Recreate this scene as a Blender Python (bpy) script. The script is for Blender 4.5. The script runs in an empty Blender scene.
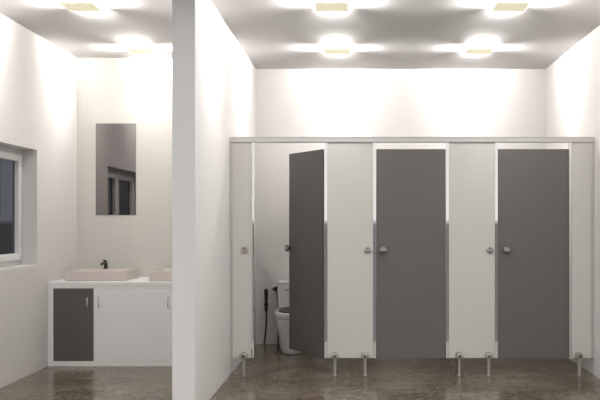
import bpy, bmesh, math
from mathutils import Vector, Matrix

C = bpy.context.scene.collection
PI = math.pi

# ------------------------------------------------------------------ helpers
def link(name, me, parent=None):
    o = bpy.data.objects.new(name, me)
    C.objects.link(o)
    if parent is not None:
        o.parent = parent
    return o

def tag(o, label=None, cat=None, group=None, kind=None):
    if label: o['label'] = label
    if cat: o['category'] = cat
    if group: o['group'] = group
    if kind: o['kind'] = kind
    return o

def empty(name, loc, label, cat, group=None):
    o = bpy.data.objects.new(name, None)
    o.empty_display_size = 0.05
    o.location = loc
    C.objects.link(o)
    return tag(o, label, cat, group)

def obj(name, bm, mats, parent=None, smooth=False, bevel=0.0, seg=2):
    """finish a bmesh as one mesh object (coordinates local to the parent)"""
    bmesh.ops.recalc_face_normals(bm, faces=bm.faces[:])
    me = bpy.data.meshes.new(name)
    bm.to_mesh(me); bm.free()
    if not isinstance(mats, (list, tuple)): mats = [mats]
    for m in mats: me.materials.append(m)
    if smooth:
        for p in me.polygons: p.use_smooth = True
    o = link(name, me, parent)
    if bevel > 0:
        b = o.modifiers.new('bevel', 'BEVEL')
        b.width = bevel; b.segments = seg; b.limit_method = 'ANGLE'
        b.angle_limit = math.radians(40)
    if smooth:
        w = o.modifiers.new('wn', 'WEIGHTED_NORMAL'); w.keep_sharp = True
    return o

def box(bm, x0, x1, y0, y1, z0, z1, mi=0):
    vs = [bm.verts.new((x, y, z)) for z in (z0, z1) for y in (y0, y1) for x in (x0, x1)]
    for q in ((0,2,3,1),(4,5,7,6),(0,1,5,4),(2,6,7,3),(0,4,6,2),(1,3,7,5)):
        f = bm.faces.new([vs[i] for i in q]); f.material_index = mi
    return bm

def bx(*a, **k):
    return box(bmesh.new(), *a, **k)

def frame_of(d):
    d = d.normalized()
    up = Vector((0,0,1)) if abs(d.z) < 0.9 else Vector((0,1,0))
    u = d.cross(up).normalized()
    return u, d.cross(u).normalized()

def tube(bm, pts, r, n=14, mi=0):
    """swept round tube with end caps; r a number or one per point"""
    pts = [Vector(p) for p in pts]
    rs = r if isinstance(r, (list, tuple)) else [r]*len(pts)
    rings = []; u = None
    for i, p in enumerate(pts):
        d = (pts[min(i+1, len(pts)-1)] - pts[max(i-1, 0)]).normalized()
        if u is None: u, v = frame_of(d)
        else:
            u = (u - d*u.dot(d)).normalized(); v = d.cross(u)
        rings.append([bm.verts.new(p + rs[i]*(math.cos(2*PI*k/n)*u + math.sin(2*PI*k/n)*v)) for k in range(n)])
    for a, b in zip(rings, rings[1:]):
        for k in range(n):
            f = bm.faces.new((a[k], a[(k+1)%n], b[(k+1)%n], b[k])); f.material_index = mi
    for rg in (rings[0][::-1], rings[-1]):
        f = bm.faces.new(rg); f.material_index = mi
    return bm

def lathe(bm, prof, origin, axis, n=28, mi=0):
    """profile of (distance along axis, radius) turned about axis"""
    o = Vector(origin); d = Vector(axis).normalized(); u, v = frame_of(d)
    rings = []
    for t, r in prof:
        if r < 1e-6: rings.append([bm.verts.new(o + d*t)])
        else: rings.append([bm.verts.new(o + d*t + r*(math.cos(2*PI*k/n)*u + math.sin(2*PI*k/n)*v)) for k in range(n)])
    for a, b in zip(rings, rings[1:]):
        for k in range(n):
            k2 = (k+1) % n
            if len(a) == 1 and len(b) == 1: continue
            if len(a) == 1: vs = (a[0], b[k2], b[k])
            elif len(b) == 1: vs = (a[k], a[k2], b[0])
            else: vs = (a[k], a[k2], b[k2], b[k])
            f = bm.faces.new(vs); f.material_index = mi
    if len(rings[0]) > 1: bm.faces.new(rings[0][::-1]).material_index = mi
    if len(rings[-1]) > 1: bm.faces.new(rings[-1]).material_index = mi
    return bm

def loft(bm, rings, cap0=True, cap1=True):
    vr = [[bm.verts.new(p) for p in r] for r in rings]
    n = len(vr[0])
    for a, b in zip(vr, vr[1:]):
        for k in range(n):
            bm.faces.new((a[k], a[(k+1)%n], b[(k+1)%n], b[k]))
    if cap0: bm.faces.new(vr[0][::-1])
    if cap1: bm.faces.new(vr[-1])
    return bm

# ------------------------------------------------------------------ materials
def mat(name, col, rough=0.5, metal=0.0, spec=0.5, noise=0.0, nscale=30.0, bump=0.0, stripes=0.0, coat=0.0):
    m = bpy.data.materials.new(name); m.use_nodes = True
    nt = m.node_tree; N = nt.nodes; L = nt.links
    b = N['Principled BSDF']
    b.inputs['Roughness'].default_value = rough
    b.inputs['Metallic'].default_value = metal
    b.inputs['Specular IOR Level'].default_value = spec
    b.inputs['Coat Weight'].default_value = coat
    c4 = (*col, 1)
    b.inputs['Base Color'].default_value = c4
    tc = N.new('ShaderNodeTexCoord')
    src = None
    if stripes > 0:                      # fine vertical grain
        mp = N.new('ShaderNodeMapping'); mp.inputs['Scale'].default_value = (46, 46, 0.25)
        L.new(tc.outputs['Object'], mp.inputs['Vector'])
        nz = N.new('ShaderNodeTexNoise'); nz.inputs['Scale'].default_value = 1.0
        nz.inputs['Detail'].default_value = 4; nz.inputs['Roughness'].default_value = 0.7
        L.new(mp.outputs['Vector'], nz.inputs['Vector'])
        src = (nz.outputs['Fac'], stripes)
    elif noise > 0 or bump > 0:
        nz = N.new('ShaderNodeTexNoise'); nz.inputs['Scale'].default_value = nscale
        nz.inputs['Detail'].default_value = 5
        L.new(tc.outputs['Object'], nz.inputs['Vector'])
        if noise > 0: src = (nz.outputs['Fac'], noise)
        if bump > 0:
            bp = N.new('ShaderNodeBump'); bp.inputs['Strength'].default_value = bump
            bp.inputs['Distance'].default_value = 0.002
            L.new(nz.outputs['Fac'], bp.inputs['Height']); L.new(bp.outputs['Normal'], b.inputs['Normal'])
    if src:
        mr = N.new('ShaderNodeMapRange')
        mr.inputs['From Min'].default_value = 0.3; mr.inputs['From Max'].default_value = 0.7
        mr.inputs['To Min'].default_value = 1 - src[1]; mr.inputs['To Max'].default_value = 1 + src[1]*0.6
        L.new(src[0], mr.inputs['Value'])
        vm = N.new('ShaderNodeVectorMath'); vm.operation = 'SCALE'
        vm.inputs[0].default_value = col
        L.new(mr.outputs['Result'], vm.inputs['Scale'])
        L.new(vm.outputs['Vector'], b.inputs['Base Color'])
    return m

def emis(name, col, strength, base=(0.8,0.8,0.7), speck=0.0):
    m = mat(name, base, 0.6)
    nt = m.node_tree; b = nt.nodes['Principled BSDF']
    b.inputs['Emission Color'].default_value = (*col, 1)
    b.inputs['Emission Strength'].default_value = strength
    if speck:
        tc = nt.nodes.new('ShaderNodeTexCoord'); nz = nt.nodes.new('ShaderNodeTexNoise')
        nz.inputs['Scale'].default_value = 60; nt.links.new(tc.outputs['Object'], nz.inputs['Vector'])
        mr = nt.nodes.new('ShaderNodeMapRange')
        mr.inputs['From Min'].default_value = 0.3; mr.inputs['From Max'].default_value = 0.7
        mr.inputs['To Min'].default_value = strength*(1-speck); mr.inputs['To Max'].default_value = strength*(1+speck)
        nt.links.new(nz.outputs['Fac'], mr.inputs['Value'])
        nt.links.new(mr.outputs['Result'], b.inputs['Emission Strength'])
    return m

def floor_material():
    m = bpy.data.materials.new('polished_brown_stone'); m.use_nodes = True
    nt = m.node_tree; N = nt.nodes; L = nt.links
    b = N['Principled BSDF']
    tc = N.new('ShaderNodeTexCoord')
    def noise(scale, detail, rough, dist=0.0, sx=(1,1,1)):
        mp = N.new('ShaderNodeMapping'); mp.inputs['Scale'].default_value = sx
        L.new(tc.outputs['Object'], mp.inputs['Vector'])
        n = N.new('ShaderNodeTexNoise'); n.inputs['Scale'].default_value = scale
        n.inputs['Detail'].default_value = detail; n.inputs['Roughness'].default_value = rough
        n.inputs['Distortion'].default_value = dist
        L.new(mp.outputs['Vector'], n.inputs['Vector']); return n
    def ramp(src, stops):
        r = N.new('ShaderNodeValToRGB'); e = r.color_ramp.elements
        e[0].position, e[0].color = stops[0][0], (*stops[0][1], 1)
        e[1].position, e[1].color = stops[-1][0], (*stops[-1][1], 1)
        for p, c in stops[1:-1]:
            x = e.new(p); x.color = (*c, 1)
        L.new(src.outputs['Fac'], r.inputs['Fac']); return r
    big = ramp(noise(2.2, 9, 0.68, 0.5, (0.9, 1.15, 1)), [(0.32, FLOOR_DARK), (0.5, FLOOR_MID), (0.68, FLOOR_LIGHT)])
    fine = ramp(noise(38, 8, 0.8, 0.0, (0.7, 1.0, 1)), [(0.3, (0.42,0.42,0.42)), (0.5, (1,1,1)), (0.68, (1.7,1.65,1.58))])
    mx = N.new('ShaderNodeMix'); mx.data_type = 'RGBA'; mx.blend_type = 'MULTIPLY'
    mx.inputs['Factor'].default_value = 1.0; mx.clamp_result = False
    L.new(big.outputs['Color'], mx.inputs['A']); L.new(fine.outputs['Color'], mx.inputs['B'])
    # thin dark veins
    vein = ramp(noise(3.4, 8, 0.6, 1.6, (0.9, 1.9, 1)), [(0.44, (1,1,1)), (0.485, (0.55,0.53,0.50)), (0.53, (1,1,1))])
    mx2 = N.new('ShaderNodeMix'); mx2.data_type = 'RGBA'; mx2.blend_type = 'MULTIPLY'
    mx2.inputs['Factor'].default_value = 0.7
    L.new(mx.outputs['Result'], mx2.inputs['A']); L.new(vein.outputs['Color'], mx2.inputs['B'])
    L.new(mx2.outputs['Result'], b.inputs['Base Color'])
    b.inputs['Roughness'].default_value = 0.20
    b.inputs['Specular IOR Level'].default_value = 0.45
    return m

FLOOR_DARK  = (0.112, 0.090, 0.062)
FLOOR_MID   = (0.182, 0.149, 0.103)
FLOOR_LIGHT = (0.262, 0.222, 0.166)

M = dict(
    wall      = mat('warm_white_plaster', (0.745, 0.725, 0.713), 0.9, spec=0.1, noise=0.015, nscale=120, bump=0.05),
    wall_wash = mat('pale_striped_wallcover', (0.655, 0.64, 0.595), 0.85, spec=0.1, stripes=0.03),
    wall_div  = mat('partition_wall_plaster', (0.82, 0.80, 0.79), 0.9, spec=0.1, noise=0.015, nscale=120),
    ceiling   = mat('ceiling_plaster', (0.56, 0.545, 0.54), 0.95, spec=0.05, noise=0.01, nscale=80),
    panel     = mat('pale_grey_green_laminate', (0.70, 0.685, 0.645), 0.42, spec=0.3, stripes=0.015),
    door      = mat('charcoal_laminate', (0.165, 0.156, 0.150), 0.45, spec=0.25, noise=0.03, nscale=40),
    door_shade= mat('charcoal_laminate_shaded', (0.118, 0.111, 0.108), 0.45, spec=0.2, noise=0.03, nscale=40),  # same charcoal laminate, open door's shade put into the base colour
    alu       = mat('satin_aluminium', (0.66, 0.64, 0.625), 0.38, metal=0.75),
    mirror_alu= mat('polished_edge_trim', (0.74, 0.735, 0.73), 0.004, metal=1.0),
    channel   = mat('wall_channel_aluminium', (0.72, 0.69, 0.67), 0.3, metal=0.85),
    steel     = mat('brushed_steel', (0.48, 0.45, 0.43), 0.33, metal=0.9),
    knob      = mat('dark_satin_steel', (0.27, 0.255, 0.25), 0.36, metal=0.8),
    dark      = mat('black_plastic', (0.012, 0.012, 0.012), 0.35),
    red       = mat('red_indicator', (0.30, 0.05, 0.045), 0.4),
    white_pl  = mat('white_plastic', (0.82, 0.81, 0.80), 0.35),
    cab       = mat('white_cabinet_laminate', (0.90, 0.89, 0.88), 0.4, spec=0.3, stripes=0.018),
    cab_dark  = mat('charcoal_cabinet_door', (0.125, 0.116, 0.112), 0.42, spec=0.3, stripes=0.06),
    basin     = mat('blush_beige_ceramic', (0.63, 0.565, 0.53), 0.25),
    ceramic   = mat('white_ceramic', (0.80, 0.81, 0.81), 0.15, coat=0.3),
    chrome    = mat('chrome', (0.80, 0.80, 0.80), 0.12, metal=1.0),
    mirror    = mat('mirror_glass', (0.27, 0.258, 0.256), 0.012, metal=1.0),
    frame     = mat('window_reveal_frame', (0.60, 0.61, 0.60), 0.5),
    sash      = mat('white_window_sash', (0.80, 0.81, 0.80), 0.4),
    glow      = emis('white_lamp_sides', (1.0, 0.97, 0.92), 1.6),
    diffuser  = emis('pale_yellow_diffuser', (1.0, 0.93, 0.66), 0.62, (0.30,0.28,0.2), 0.10),
)
M['floor'] = floor_material()

def tinted_glass():
    m = bpy.data.materials.new('tinted_window_glass'); m.use_nodes = True
    nt = m.node_tree; N = nt.nodes; L = nt.links
    for n in list(N):
        if n.type != 'OUTPUT_MATERIAL': N.remove(n)
    out = [n for n in N if n.type == 'OUTPUT_MATERIAL'][0]
    t = N.new('ShaderNodeBsdfTransparent'); t.inputs['Color'].default_value = (0.075, 0.083, 0.100, 1)
    g = N.new('ShaderNodeBsdfGlossy'); g.inputs['Roughness'].default_value = 0.02
    f = N.new('ShaderNodeFresnel'); f.inputs['IOR'].default_value = 1.35
    mx = N.new('ShaderNodeMixShader')
    L.new(f.outputs['Fac'], mx.inputs['Fac']); L.new(t.outputs['BSDF'], mx.inputs[1]); L.new(g.outputs['BSDF'], mx.inputs[2])
    L.new(mx.outputs['Shader'], out.inputs['Surface'])
    return m
M['glass'] = tinted_glass()

# ------------------------------------------------------------------ main dimensions (metres)
CAM_Z = 1.285
XL, XD0, XD1, XR = -2.756, -1.217, -1.067, 1.992      # left wall, partition wall faces, right wall
Y0, YDIV, YW, YB = 4.25, 4.61, 6.89, 7.38              # room start, partition end, washroom back wall, toilet back wall
H = 2.90
T = 0.20

# ------------------------------------------------------------------ setting
tag(obj('floor', bx(XL-T, XR+T, Y0, YB+T, -0.12, 0), M['floor']), 'polished mottled brown stone floor', 'floor', kind='structure')
tag(obj('ceiling', bx(XL-T, XR+T, Y0, YB+T, H, H+0.15), M['ceiling']), 'grey white plaster ceiling lit by square lamps', 'ceiling', kind='structure')
WY0, WY1, WZ0, WZ1 = 4.73, 6.03, 0.915, 1.905          # window opening in the left wall
bm = bmesh.new()
box(bm, XL-T, XL, Y0, WY0, 0, H); box(bm, XL-T, XL, WY1, YW, 0, H)
box(bm, XL-T, XL, WY0, WY1, 0, WZ0); box(bm, XL-T, XL, WY0, WY1, WZ1, H)
bmesh.ops.remove_doubles(bm, verts=bm.verts[:], dist=1e-5)
tag(obj('wall_left', bm, M['wall']), 'white plaster wall with the recessed window', 'wall', kind='structure')
tag(obj('wall_washroom', bx(XL-T, XD0, YW, YW+T, 0, H), M['wall_wash']), 'pale beige grained wall behind the washbasins', 'wall', kind='structure')
tag(obj('wall_divider', bx(XD0, XD1, YDIV, YB, 0, H), M['wall_div']), 'white partition wall between washbasins and toilet cubicles', 'wall', kind='structure')
tag(obj('wall_back', bx(XD0, XR+T, YB, YB+T, 0, H), M['wall']), 'white plaster wall behind the toilet cubicles', 'wall', kind='structure')
tag(obj('wall_right', bx(XR, XR+T, Y0, YB, 0, H), M['wall']), 'white plaster wall to the right of the cubicles', 'wall', kind='structure')

# window
win = empty('window_1', (XL-0.13, (WY0+WY1)/2, WZ0), 'white framed two-sash window with dark glass in the left wall', 'window')
win['kind'] = 'structure'
hw, hh = (WY1-WY0)/2, WZ1-WZ0
def ring_frame(bm, x0, x1, y0, y1, z0, z1, w, wt=None, wb=None):
    wt = wt or w; wb = wb or w
    box(bm, x0, x1, y0, y0+w, z0, z1); box(bm, x0, x1, y1-w, y1, z0, z1)
    box(bm, x0, x1, y0+w, y1-w, z0, z0+wb); box(bm, x0, x1, y0+w, y1-w, z1-wt, z1)
bm = bmesh.new(); ring_frame(bm, -0.06, 0.0, -hw, hw, 0, hh, 0.02, 0.045, 0.045)
obj('window_frame', bm, M['frame'], win, bevel=0.003)
for s in (-1, 1):
    y0, y1 = (0.001, hw-0.021) if s > 0 else (-hw+0.021, -0.001)
    bm = bmesh.new(); ring_frame(bm, -0.045, 0.012, y0, y1, 0.046, hh-0.046, 0.058)
    sash = obj('sash', bm, M['sash'], win, bevel=0.006)
    bm = bmesh.new()
    bm.faces.new([bm.verts.new(p) for p in ((-0.024, y0+0.056, 0.102), (-0.024, y1-0.056, 0.102), (-0.024, y1-0.056, hh-0.102), (-0.024, y0+0.056, hh-0.102))])
    obj('pane', bm, M['glass'], sash)

# ------------------------------------------------------------------ washroom: mirror, cabinet, worktop, basins, taps
mr = empty('wall_mirror', (-2.372, YW, 1.354), 'frameless tall grey mirror on the wall above the washbasin', 'mirror')
obj('mirror_glass', bx(-0.197, 0.197, -0.006, -0.0005, 0, 0.90), M['mirror'], mr)

YC = 6.24                                              # cabinet front
cab = empty('vanity_cabinet', (XL, YC, 0), 'white washroom cabinet with one charcoal door below the worktop', 'cabinet')
CW = XD0 - XL
g = 0.002
doors = [(0.050, 0.408), (0.4085, 0.7695), (0.7700, 1.1290), (1.1295, 1.489)]
bm = bmesh.new()
box(bm, g, CW-g, 0.020, YW-YC-g, 0.0, 0.717)           # carcass behind the doors
box(bm, g, doors[0][0]-g, 0, 0.022, 0, 0.717)
box(bm, doors[3][1]+g, CW-g, 0, 0.022, 0, 0.717)
box(bm, doors[0][0]-g, doors[3][1]+g, 0, 0.022, 0, 0.044)
box(bm, doors[0][0]-g, doors[3][1]+g, 0, 0.022, 0.694, 0.717)
obj('carcass', bm, M['cab'], cab)
for i, (a, b) in enumerate(doors):
    d = obj('door', bx(a, b, 0.0 if i else -0.002, 0.0195, 0.0455, 0.6925), M['cab_dark'] if i == 0 else M['cab'], cab, bevel=0.0004, seg=1)
    if i == 0: d['label'] = 'charcoal door'
    hx = {0: b-0.052, 1: a+0.046, 2: b-0.056, 3: a+0.046}[i]
    bm = bmesh.new()
    pts = []
    for k in range(11):
        t = k/10; z = 0.515 + 0.105*t
        pts.append((hx, 0.0 - 0.018*math.sin(PI*t)**0.6 if 0 < t < 1 else 0.0, z))
    tube(bm, pts, 0.0055, 10)
    obj('handle', bm, M['chrome'], d, smooth=True)
tag(obj('worktop', bx(XL+g, XD0-g, YC-0.004, YW-g, 0.718, 0.75), M['cab'], bevel=0.002), 'white worktop slab carrying the two washbasins', 'worktop')

def rrect(cx, cy, hx, hy, r, z, n=5):
    out = []
    for sx, sy, a0 in ((1,1,0),(-1,1,PI/2),(-1,-1,PI),(1,-1,1.5*PI)):
        for k in range(n+1):
            a = a0 + PI/2*k/n
            out.append(Vector((cx+sx*(hx-r)+r*math.cos(a), cy+sy*(hy-r)+r*math.sin(a), z)))
    return out

def basin(x, label):
    t = empty('washbasin', (x, 6.575, 0.75), label, 'washbasin', None)
    hx, hy, hz = 0.272, 0.225, 0.085
    rings = [rrect(0,0,hx-0.004,hy-0.004,0.012,0.0005), rrect(0,0,hx,hy,0.012,0.006), rrect(0,0,hx,hy,0.012,hz-0.005), rrect(0,0,hx-0.005,hy-0.005,0.012,hz)]
    # the hollow lies toward the front; a deck for the tap is left at the back
    rings += [rrect(0,-0.035,hx-0.028,hy-0.063,0.03,hz), rrect(0,-0.035,hx-0.032,hy-0.067,0.03,hz-0.006),
              rrect(0,-0.035,hx-0.055,hy-0.09,0.04,0.025), rrect(0,-0.035,0.10,0.06,0.05,0.014)]
    obj('bowl', loft(bmesh.new(), rings), M['basin'], t, smooth=True)
    bm = bmesh.new(); lathe(bm, [(0.0,0.0),(0.0,0.022),(0.004,0.022),(0.005,0.012),(0.0045,0)], (0,-0.035,0.0145), (0,0,1))
    obj('drain', bm, M['chrome'], t, smooth=True)
    return t
basin(-2.382, 'rectangular blush beige washbasin below the mirror, black tap on it')
basin(-1.618, 'rectangular blush beige washbasin cut off by the partition wall')

tap = empty('faucet', (-2.425, 6.755, 0.835), 'small black mixer tap on the back edge of the washbasin', 'faucet')
bm = bmesh.new(); lathe(bm, [(0,0.024),(0.004,0.024),(0.008,0.018),(0.045,0.016),(0.060,0.015),(0.064,0.0)], (0,0,0), (0,0.0,1))
obj('body', bm, M['dark'], tap, smooth=True)
bm = bmesh.new(); tube(bm, [(0,0,0.040),(0,-0.03,0.052),(0,-0.065,0.055),(0,-0.105,0.050),(0,-0.112,0.046)], [0.014,0.0135,0.0125,0.0115,0.011], 14)
obj('spout', bm, M['dark'], tap, smooth=True)
bm = bmesh.new(); tube(bm, [(0,0.004,0.062),(0,-0.015,0.073),(0,-0.05,0.083)], [0.012,0.010,0.007], 12)
obj('lever', bm, M['dark'], tap, smooth=True)

# ------------------------------------------------------------------ toilet cubicles
YF = 5.88
ZB, ZT = 0.142, 1.952
def px(p): return (p-357.0)/119.05                     # pixel column on the front plane -> metres
TH = 0.018

def leg(parent, x):
    bm = bmesh.new()
    lathe(bm, [(0,0.030),(0.004,0.030),(0.006,0.027),(0.006,0.0)], (x, -0.0005, 0.024), (0,-1,0), 28)
    lathe(bm, [(0.0,0.022),(0.005,0.022),(0.009,0.0145),(0.150,0.0145),(0.155,0.011),(0.155,0.0)], (x, -0.020, -ZB), (0,0,1), 24)
    box(bm, x-0.009, x+0.009, -0.020, -0.002, 0.002, 0.012)
    l = obj('leg', bm, M['steel'], parent, smooth=True)
    bm = bmesh.new(); lathe(bm, [(0,0.0095),(0.003,0.0095),(0.003,0)], (x, -0.0388, 0.0225), (0,-1,0), 16)
    obj('screw_cap', bm, M['dark'], l, smooth=True)
    bm = bmesh.new(); lathe(bm, [(0,0.030),(0.030,0.030),(0.033,0.026),(0.033,0)], (x, -0.0055, 0.0225), (0,-1,0), 28)
    obj('rosette', bm, M['steel'], l, smooth=True)

def indicator(parent, x, z):
    bm = bmesh.new(); lathe(bm, [(0,0.030),(0.008,0.030),(0.011,0.027),(0.011,0.0)], (x, -0.0005, z), (0,-1,0), 28)
    d = obj('lock_indicator', bm, M['steel'], parent, smooth=True)
    bm = bmesh.new(); box(bm, x-0.010, x+0.010, -0.0135, -0.0105, z+0.008, z+0.021)
    obj('red_flag', bm, M['red'], d, bevel=0.001)

def knob(parent, x, z, y, sgn, mt):
    bm = bmesh.new(); lathe(bm, [(0,0.018),(0.010,0.016),(0.018,0.022),(0.026,0.030),(0.040,0.030),(0.046,0.025),(0.047,0.0)], (x, y, z), (0,sgn,0), 28)
    k = obj('knob', bm, mt, parent, smooth=True)
    bm = bmesh.new(); box(bm, x-0.023, x+0.023, y+sgn*0.0485-0.0025, y+sgn*0.0485+0.0025, z-0.006, z+0.006)
    obj('turn_bar', bm, M['chrome'], k, bevel=0.001)

def cubicle_panel(x0, x1, label, trims, legs, ind=None, channel=None, divider=False, uniform=False):
    """x0..x1 outer edges; trims = sides that carry polished edge trim"""
    t = empty('cubicle_panel', (px(x0), YF, ZB), label, 'partition panel', 'front panels of the toilet cubicles')
    w = px(x1)-px(x0); h = ZT-ZB
    ew = 0.0245
    a = ew if 'L' in trims else (0.020 if channel == 'L' else 0)
    b = w - (ew if 'R' in trims else (0.024 if channel == 'R' else 0))
    obj('panel_board', bx(a, b, 0, TH, 0, h), M['panel'], t, bevel=0.001, seg=1)
    for s in trims:
        e0, e1 = (0, ew-0.0005) if s == 'L' else (w-ew+0.0005, w)
        obj('edge_trim', bx(e0, e1, -0.003, TH+0.002, 0.0, h), M['mirror_alu'], t)
    if channel:
        e0, e1 = (0.0, 0.0195) if channel == 'L' else (w-0.0235, w)
        obj('wall_channel', bx(e0, e1, -0.004, TH+0.004, 0, h), M['channel'], t, bevel=0.001, seg=1)
    for l in legs: leg(t, px(l)-px(x0))
    if ind: indicator(t, px(ind)-px(x0), 1.050-ZB)
    if divider:
        c = w/2
        obj('divider_board', bx(c-0.009, c+0.009, TH+0.001, YB-YF-0.002, 0, h), M['panel'], t)
    return t
cubicle_panel(230.3, 254, 'narrow pale grey-green panel against the partition wall, beside the open cubicle', 'R', [244.3], 244.8, 'L')
cubicle_panel(324.5, 376, 'wide pale panel with lock disc between the open door and the middle door', 'LR', [335, 365], 367.8, None, True)
cubicle_panel(446, 497.7, 'wide pale panel with lock disc between the two closed charcoal doors', 'LR', [459, 488.3], 490, None, True)
cubicle_panel(569, 594.0, 'narrow pale panel without lock disc against the right side wall', 'L', [578.5], None, 'R')

bm = bmesh.new()
rx0, rx1 = px(229.6)+0.006, XR-0.003
box(bm, rx0, rx1, -0.012, 0.030, 0.004, 0.040)
box(bm, rx0, rx1, -0.014, 0.032, 0.040, 0.047)         # top lip
box(bm, rx0, rx1, -0.010, 0.028, 0.0005, 0.004)
rail = empty('head_rail', (0, YF, ZT), 'long aluminium rail along the top of the toilet cubicle fronts', 'rail')
obj('rail_profile', bm, M['alu'], rail, bevel=0.0012, seg=1)

def cubicle_door(x0, x1, label, kx, angle=0.0, hinge='R'):
    w = px(x1)-px(x0)
    hx = px(x1) if hinge == 'R' else px(x0)
    t = empty('cubicle_door', (hx-TH*abs(math.sin(angle)), YF+0.004, ZB), label, 'door', 'charcoal cubicle doors')
    t.rotation_euler = (0, 0, angle)
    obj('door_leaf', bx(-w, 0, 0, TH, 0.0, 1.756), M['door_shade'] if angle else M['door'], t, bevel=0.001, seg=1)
    z = 1.050-ZB
    k = px(kx)-px(x1)
    knob(t, k, z, -0.0005, -1, M['knob'])
    if angle: knob(t, k, z, TH+0.0005, 1, M['knob'])
    return t
cubicle_door(376.3, 445.7, 'closed charcoal cubicle door in the middle of the row', 383.2)
cubicle_door(498.0, 568.7, 'closed charcoal cubicle door nearest the right side wall', 506.2)
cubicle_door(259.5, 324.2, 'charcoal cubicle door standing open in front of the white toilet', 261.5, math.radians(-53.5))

# ------------------------------------------------------------------ toilet and sprayer
tx = -0.625
toi = empty('toilet', (tx, YB-0.012, 0), 'white one-piece toilet half hidden behind the open charcoal door', 'toilet')
def egg(hw, yb, yf, z, n=40, sq=2.4):
    """plan outline: squarish at the back (y=yb) and round at the front (y=yf)"""
    out = []
    ym = yb*0.45 + yf*0.55
    for k in range(n):
        a = 2*PI*k/n
        c, s = math.cos(a), math.sin(a)
        e = 2/sq if s > 0 else 2/2.05
        X = hw*math.copysign(abs(c)**(2/sq if s > 0 else 1.0), c)
        Y = (yb-ym)*abs(s)**e if s > 0 else -(ym-yf)*abs(s)**e
        out.append(Vector((X, ym+Y, z)))
    return out
rings = [egg(0.134,-0.02,-0.600,0.0005), egg(0.138,-0.02,-0.606,0.012), egg(0.147,-0.02,-0.618,0.08), egg(0.161,-0.02,-0.642,0.18),
         egg(0.175,-0.02,-0.672,0.28), egg(0.181,-0.02,-0.686,0.33), egg(0.182,-0.02,-0.690,0.346), egg(0.178,-0.02,-0.686,0.350)]
obj('pedestal', loft(bmesh.new(), rings), M['ceramic'], toi, smooth=True)
rings = [egg(0.180,-0.14,-0.688,0.3545), egg(0.187,-0.14,-0.698,0.360), egg(0.190,-0.14,-0.702,0.380), egg(0.190,-0.14,-0.702,0.402), egg(0.182,-0.14,-0.693,0.412),
         egg(0.160,-0.18,-0.668,0.412), egg(0.150,-0.19,-0.655,0.405)]
obj('rim', loft(bmesh.new(), rings), M['ceramic'], toi, smooth=True)
rings = [egg(0.148,-0.20,-0.652,0.4055), egg(0.148,-0.20,-0.652,0.418), egg(0.142,-0.21,-0.645,0.421), egg(0.095,-0.27,-0.59,0.420),
         egg(0.090,-0.28,-0.585,0.414), egg(0.05,-0.33,-0.5,0.407)]
obj('seat', loft(bmesh.new(), rings), M['dark'], toi, smooth=True)
rings = [rrect(0,-0.095,0.185,0.085,0.03,0.352), rrect(0,-0.095,0.192,0.09,0.03,0.42), rrect(0,-0.095,0.196,0.092,0.03,0.640), rrect(0,-0.095,0.192,0.089,0.03,0.645)]
tank = obj('tank', loft(bmesh.new(), rings), M['ceramic'], toi, smooth=True)
rings = [rrect(0,-0.095,0.196,0.092,0.03,0.6455), rrect(0,-0.095,0.199,0.095,0.03,0.650), rrect(0,-0.095,0.199,0.095,0.03,0.668), rrect(0,-0.095,0.190,0.086,0.03,0.676)]
lid = obj('tank_lid', loft(bmesh.new(), rings), M['ceramic'], toi, smooth=True)
bm = bmesh.new(); lathe(bm, [(0,0.028),(0.010,0.028),(0.013,0.024),(0.013,0)], (-0.06,-0.10,0.6755), (0,0,1))
obj('flush_button', bm, M['chrome'], lid, smooth=True)
bm = bmesh.new(); box(bm, -0.118, -0.02, -0.1915, -0.1865, 0.580, 0.602)
obj('nameplate', bm, M['steel'], tank, bevel=0.001)

# angle valve with its hose beside the tank
vx = -0.853
val = empty('angle_valve', (vx, YB, 0.583), 'black water valve and hose on the wall beside the toilet tank', 'valve')
bm = bmesh.new(); lathe(bm, [(0,0.024),(0.006,0.024),(0.008,0.012),(0.05,0.012),(0.052,0.0)], (0.012,-0.0005,0), (0,-1,0))
obj('valve_body', bm, M['dark'], val, smooth=True)
bm = bmesh.new(); lathe(bm, [(0,0.026),(0.022,0.020),(0.040,0.006),(0.041,0)], (0.004,-0.034,0.0), (-1,0,0))
obj('valve_handle', bm, M['dark'], val, smooth=True)
bm = bmesh.new(); tube(bm, [(0.014,-0.034,-0.012),(0.022,-0.022,-0.12),(0.034,-0.016,-0.30),(0.026,-0.018,-0.45),(0.022,-0.020,-0.579)], 0.0085, 10)
obj('hose', bm, M['dark'], val, smooth=True)

sx = -0.952
spr = empty('bidet_sprayer', (sx, YB, 0), 'black hand sprayer hung on the wall left of the toilet, hose to floor', 'sprayer')
bm = bmesh.new(); lathe(bm, [(0,0.020),(0.006,0.020),(0.008,0.012),(0.03,0.012),(0.03,0)], (0,-0.0005,0.42), (0,-1,0)); box(bm, -0.022, 0.022, -0.052, -0.026, 0.405, 0.430)
obj('wall_holder', bm, M['dark'], spr, bevel=0.003)
bm = bmesh.new(); tube(bm, [(0,-0.040,0.345),(0,-0.040,0.36),(0,-0.040,0.45),(0,-0.041,0.52),(0,-0.048,0.565),(0,-0.056,0.578)], [0.012,0.0165,0.0165,0.018,0.021,0.018], 16)
obj('spray_handle', bm, M['dark'], spr, smooth=True)
bm = bmesh.new(); tube(bm, [(0,-0.040,0.35),(0.001,-0.036,0.28),(-0.002,-0.028,0.20),(-0.010,-0.022,0.12),(-0.016,-0.018,0.06),(-0.022,-0.016,0.006)], 0.0085, 10)
obj('hose', bm, M['dark'], spr, smooth=True)

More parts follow.
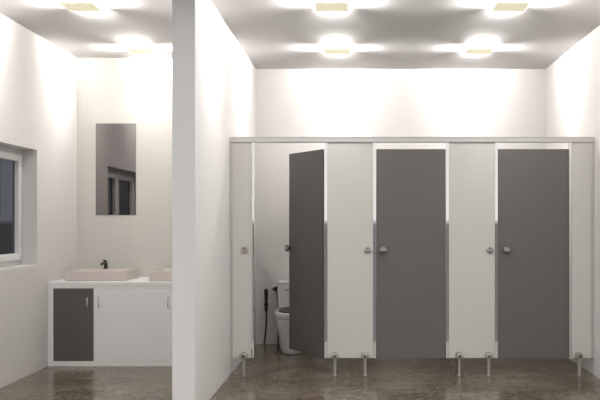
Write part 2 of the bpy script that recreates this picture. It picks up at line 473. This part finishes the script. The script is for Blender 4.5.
# ------------------------------------------------------------------ ceiling lamps
P_SIDE = 39.0; SP_ANGLE = 160; SP_BLEND = 1.0; SP_TILT = -0.08; SP_NARROW = 0.38
P_STRIP = 2.2
P_DOWN = 2.2
def lamp(x, y, label, group='square ceiling lamps'):
    t = empty('ceiling_lamp', (x, y, H), label, 'lamp', group)
    obj('light_body', bx(-0.118, 0.118, -0.098, 0.098, -0.0305, -0.0005), M['glow'], t)
    obj('diffuser', bx(-0.120, 0.120, -0.100, 0.100, -0.036, -0.031), M['diffuser'], t, bevel=0.0015)
    for k, (dx, dy) in enumerate(((1,0),(-1,0),(0,1),(0,-1))):
        L = bpy.data.lights.new('lamp_side', 'SPOT')
        L.energy = P_SIDE; L.color = (1.0, 0.975, 0.94); L.shadow_soft_size = 0.008
        L.spot_size = math.radians(SP_ANGLE); L.spot_blend = SP_BLEND
        o = bpy.data.objects.new('side_light', L); C.objects.link(o); o.parent = t
        o.location = (dx*0.123, dy*0.103, -0.020)
        o.rotation_euler = Vector((dx, dy, SP_TILT)).to_track_quat('-Z', 'Y').to_euler()
        o.scale = (SP_NARROW, 1, 1)
        L = bpy.data.lights.new('lamp_strip', 'AREA')
        L.shape = 'RECTANGLE'; L.size = 0.20 if dx else 0.24; L.size_y = 0.018
        L.energy = P_STRIP; L.color = (1.0, 0.975, 0.94); L.spread = math.radians(105)
        o = bpy.data.objects.new('strip_light', L); C.objects.link(o); o.parent = t
        o.location = (dx*0.122, dy*0.102, -0.022)
        o.rotation_euler = Vector((dx, dy, 0.35)).to_track_quat('-Z', 'Y').to_euler()
    L = bpy.data.lights.new('lamp_down', 'AREA')
    L.shape = 'RECTANGLE'; L.size = 0.20; L.size_y = 0.15
    L.energy = P_DOWN; L.color = (1.0, 0.97, 0.93); L.spread = math.radians(128)
    o = bpy.data.objects.new('down_light', L); C.objects.link(o); o.parent = t
    o.location = (0, 0, -0.038)
    return t
lamp(-2.03, 5.15, 'square ceiling lamp above the washroom, the nearer of its two')
lamp(-1.995, 6.49, 'square ceiling lamp above the washbasins, close to the back wall')
lamp(-0.185, 5.15, 'square ceiling lamp in front of the open cubicle, at the top edge')
lamp(-0.185, 6.49, 'square ceiling lamp above the cubicles, nearer the open door')
lamp(1.130, 5.15, 'square ceiling lamp in front of the cubicles, nearer the right wall')
lamp(1.130, 6.49, 'square ceiling lamp above the cubicles, nearer the right wall')

# ------------------------------------------------------------------ world: overcast white sky over grey ground
SKY, GROUND = 1.1, 0.23
w = bpy.data.worlds.new('overcast'); bpy.context.scene.world = w; w.use_nodes = True
nt = w.node_tree; N = nt.nodes; L = nt.links
bg = N['Background']
tc = N.new('ShaderNodeTexCoord'); sp = N.new('ShaderNodeSeparateXYZ')
L.new(tc.outputs['Generated'], sp.inputs['Vector'])
mrg = N.new('ShaderNodeMapRange')
mrg.inputs['From Min'].default_value = -0.004; mrg.inputs['From Max'].default_value = 0.004
L.new(sp.outputs['Z'], mrg.inputs['Value'])
mx = N.new('ShaderNodeMix'); mx.data_type = 'RGBA'
mx.inputs['A'].default_value = (GROUND, GROUND*0.97, GROUND*0.95, 1)
mx.inputs['B'].default_value = (SKY, SKY*0.985, SKY*0.97, 1)
L.new(mrg.outputs['Result'], mx.inputs['Factor'])
L.new(mx.outputs['Result'], bg.inputs['Color']); bg.inputs['Strength'].default_value = 1.0

# ------------------------------------------------------------------ camera
cd = bpy.data.cameras.new('camera'); cam = bpy.data.objects.new('camera', cd); C.objects.link(cam)
cam.location = (0, 0, CAM_Z); cam.rotation_euler = (PI/2, 0, 0)
cd.sensor_width = 36; cd.lens = 700/600*36
cd.shift_x = -57/600; cd.shift_y = 22/600
cd.clip_start = 0.05
bpy.context.scene.camera = cam
sc = bpy.context.scene
sc.view_settings.view_transform = 'Standard'
sc.view_settings.look = 'None'
sc.view_settings.exposure = 0.0
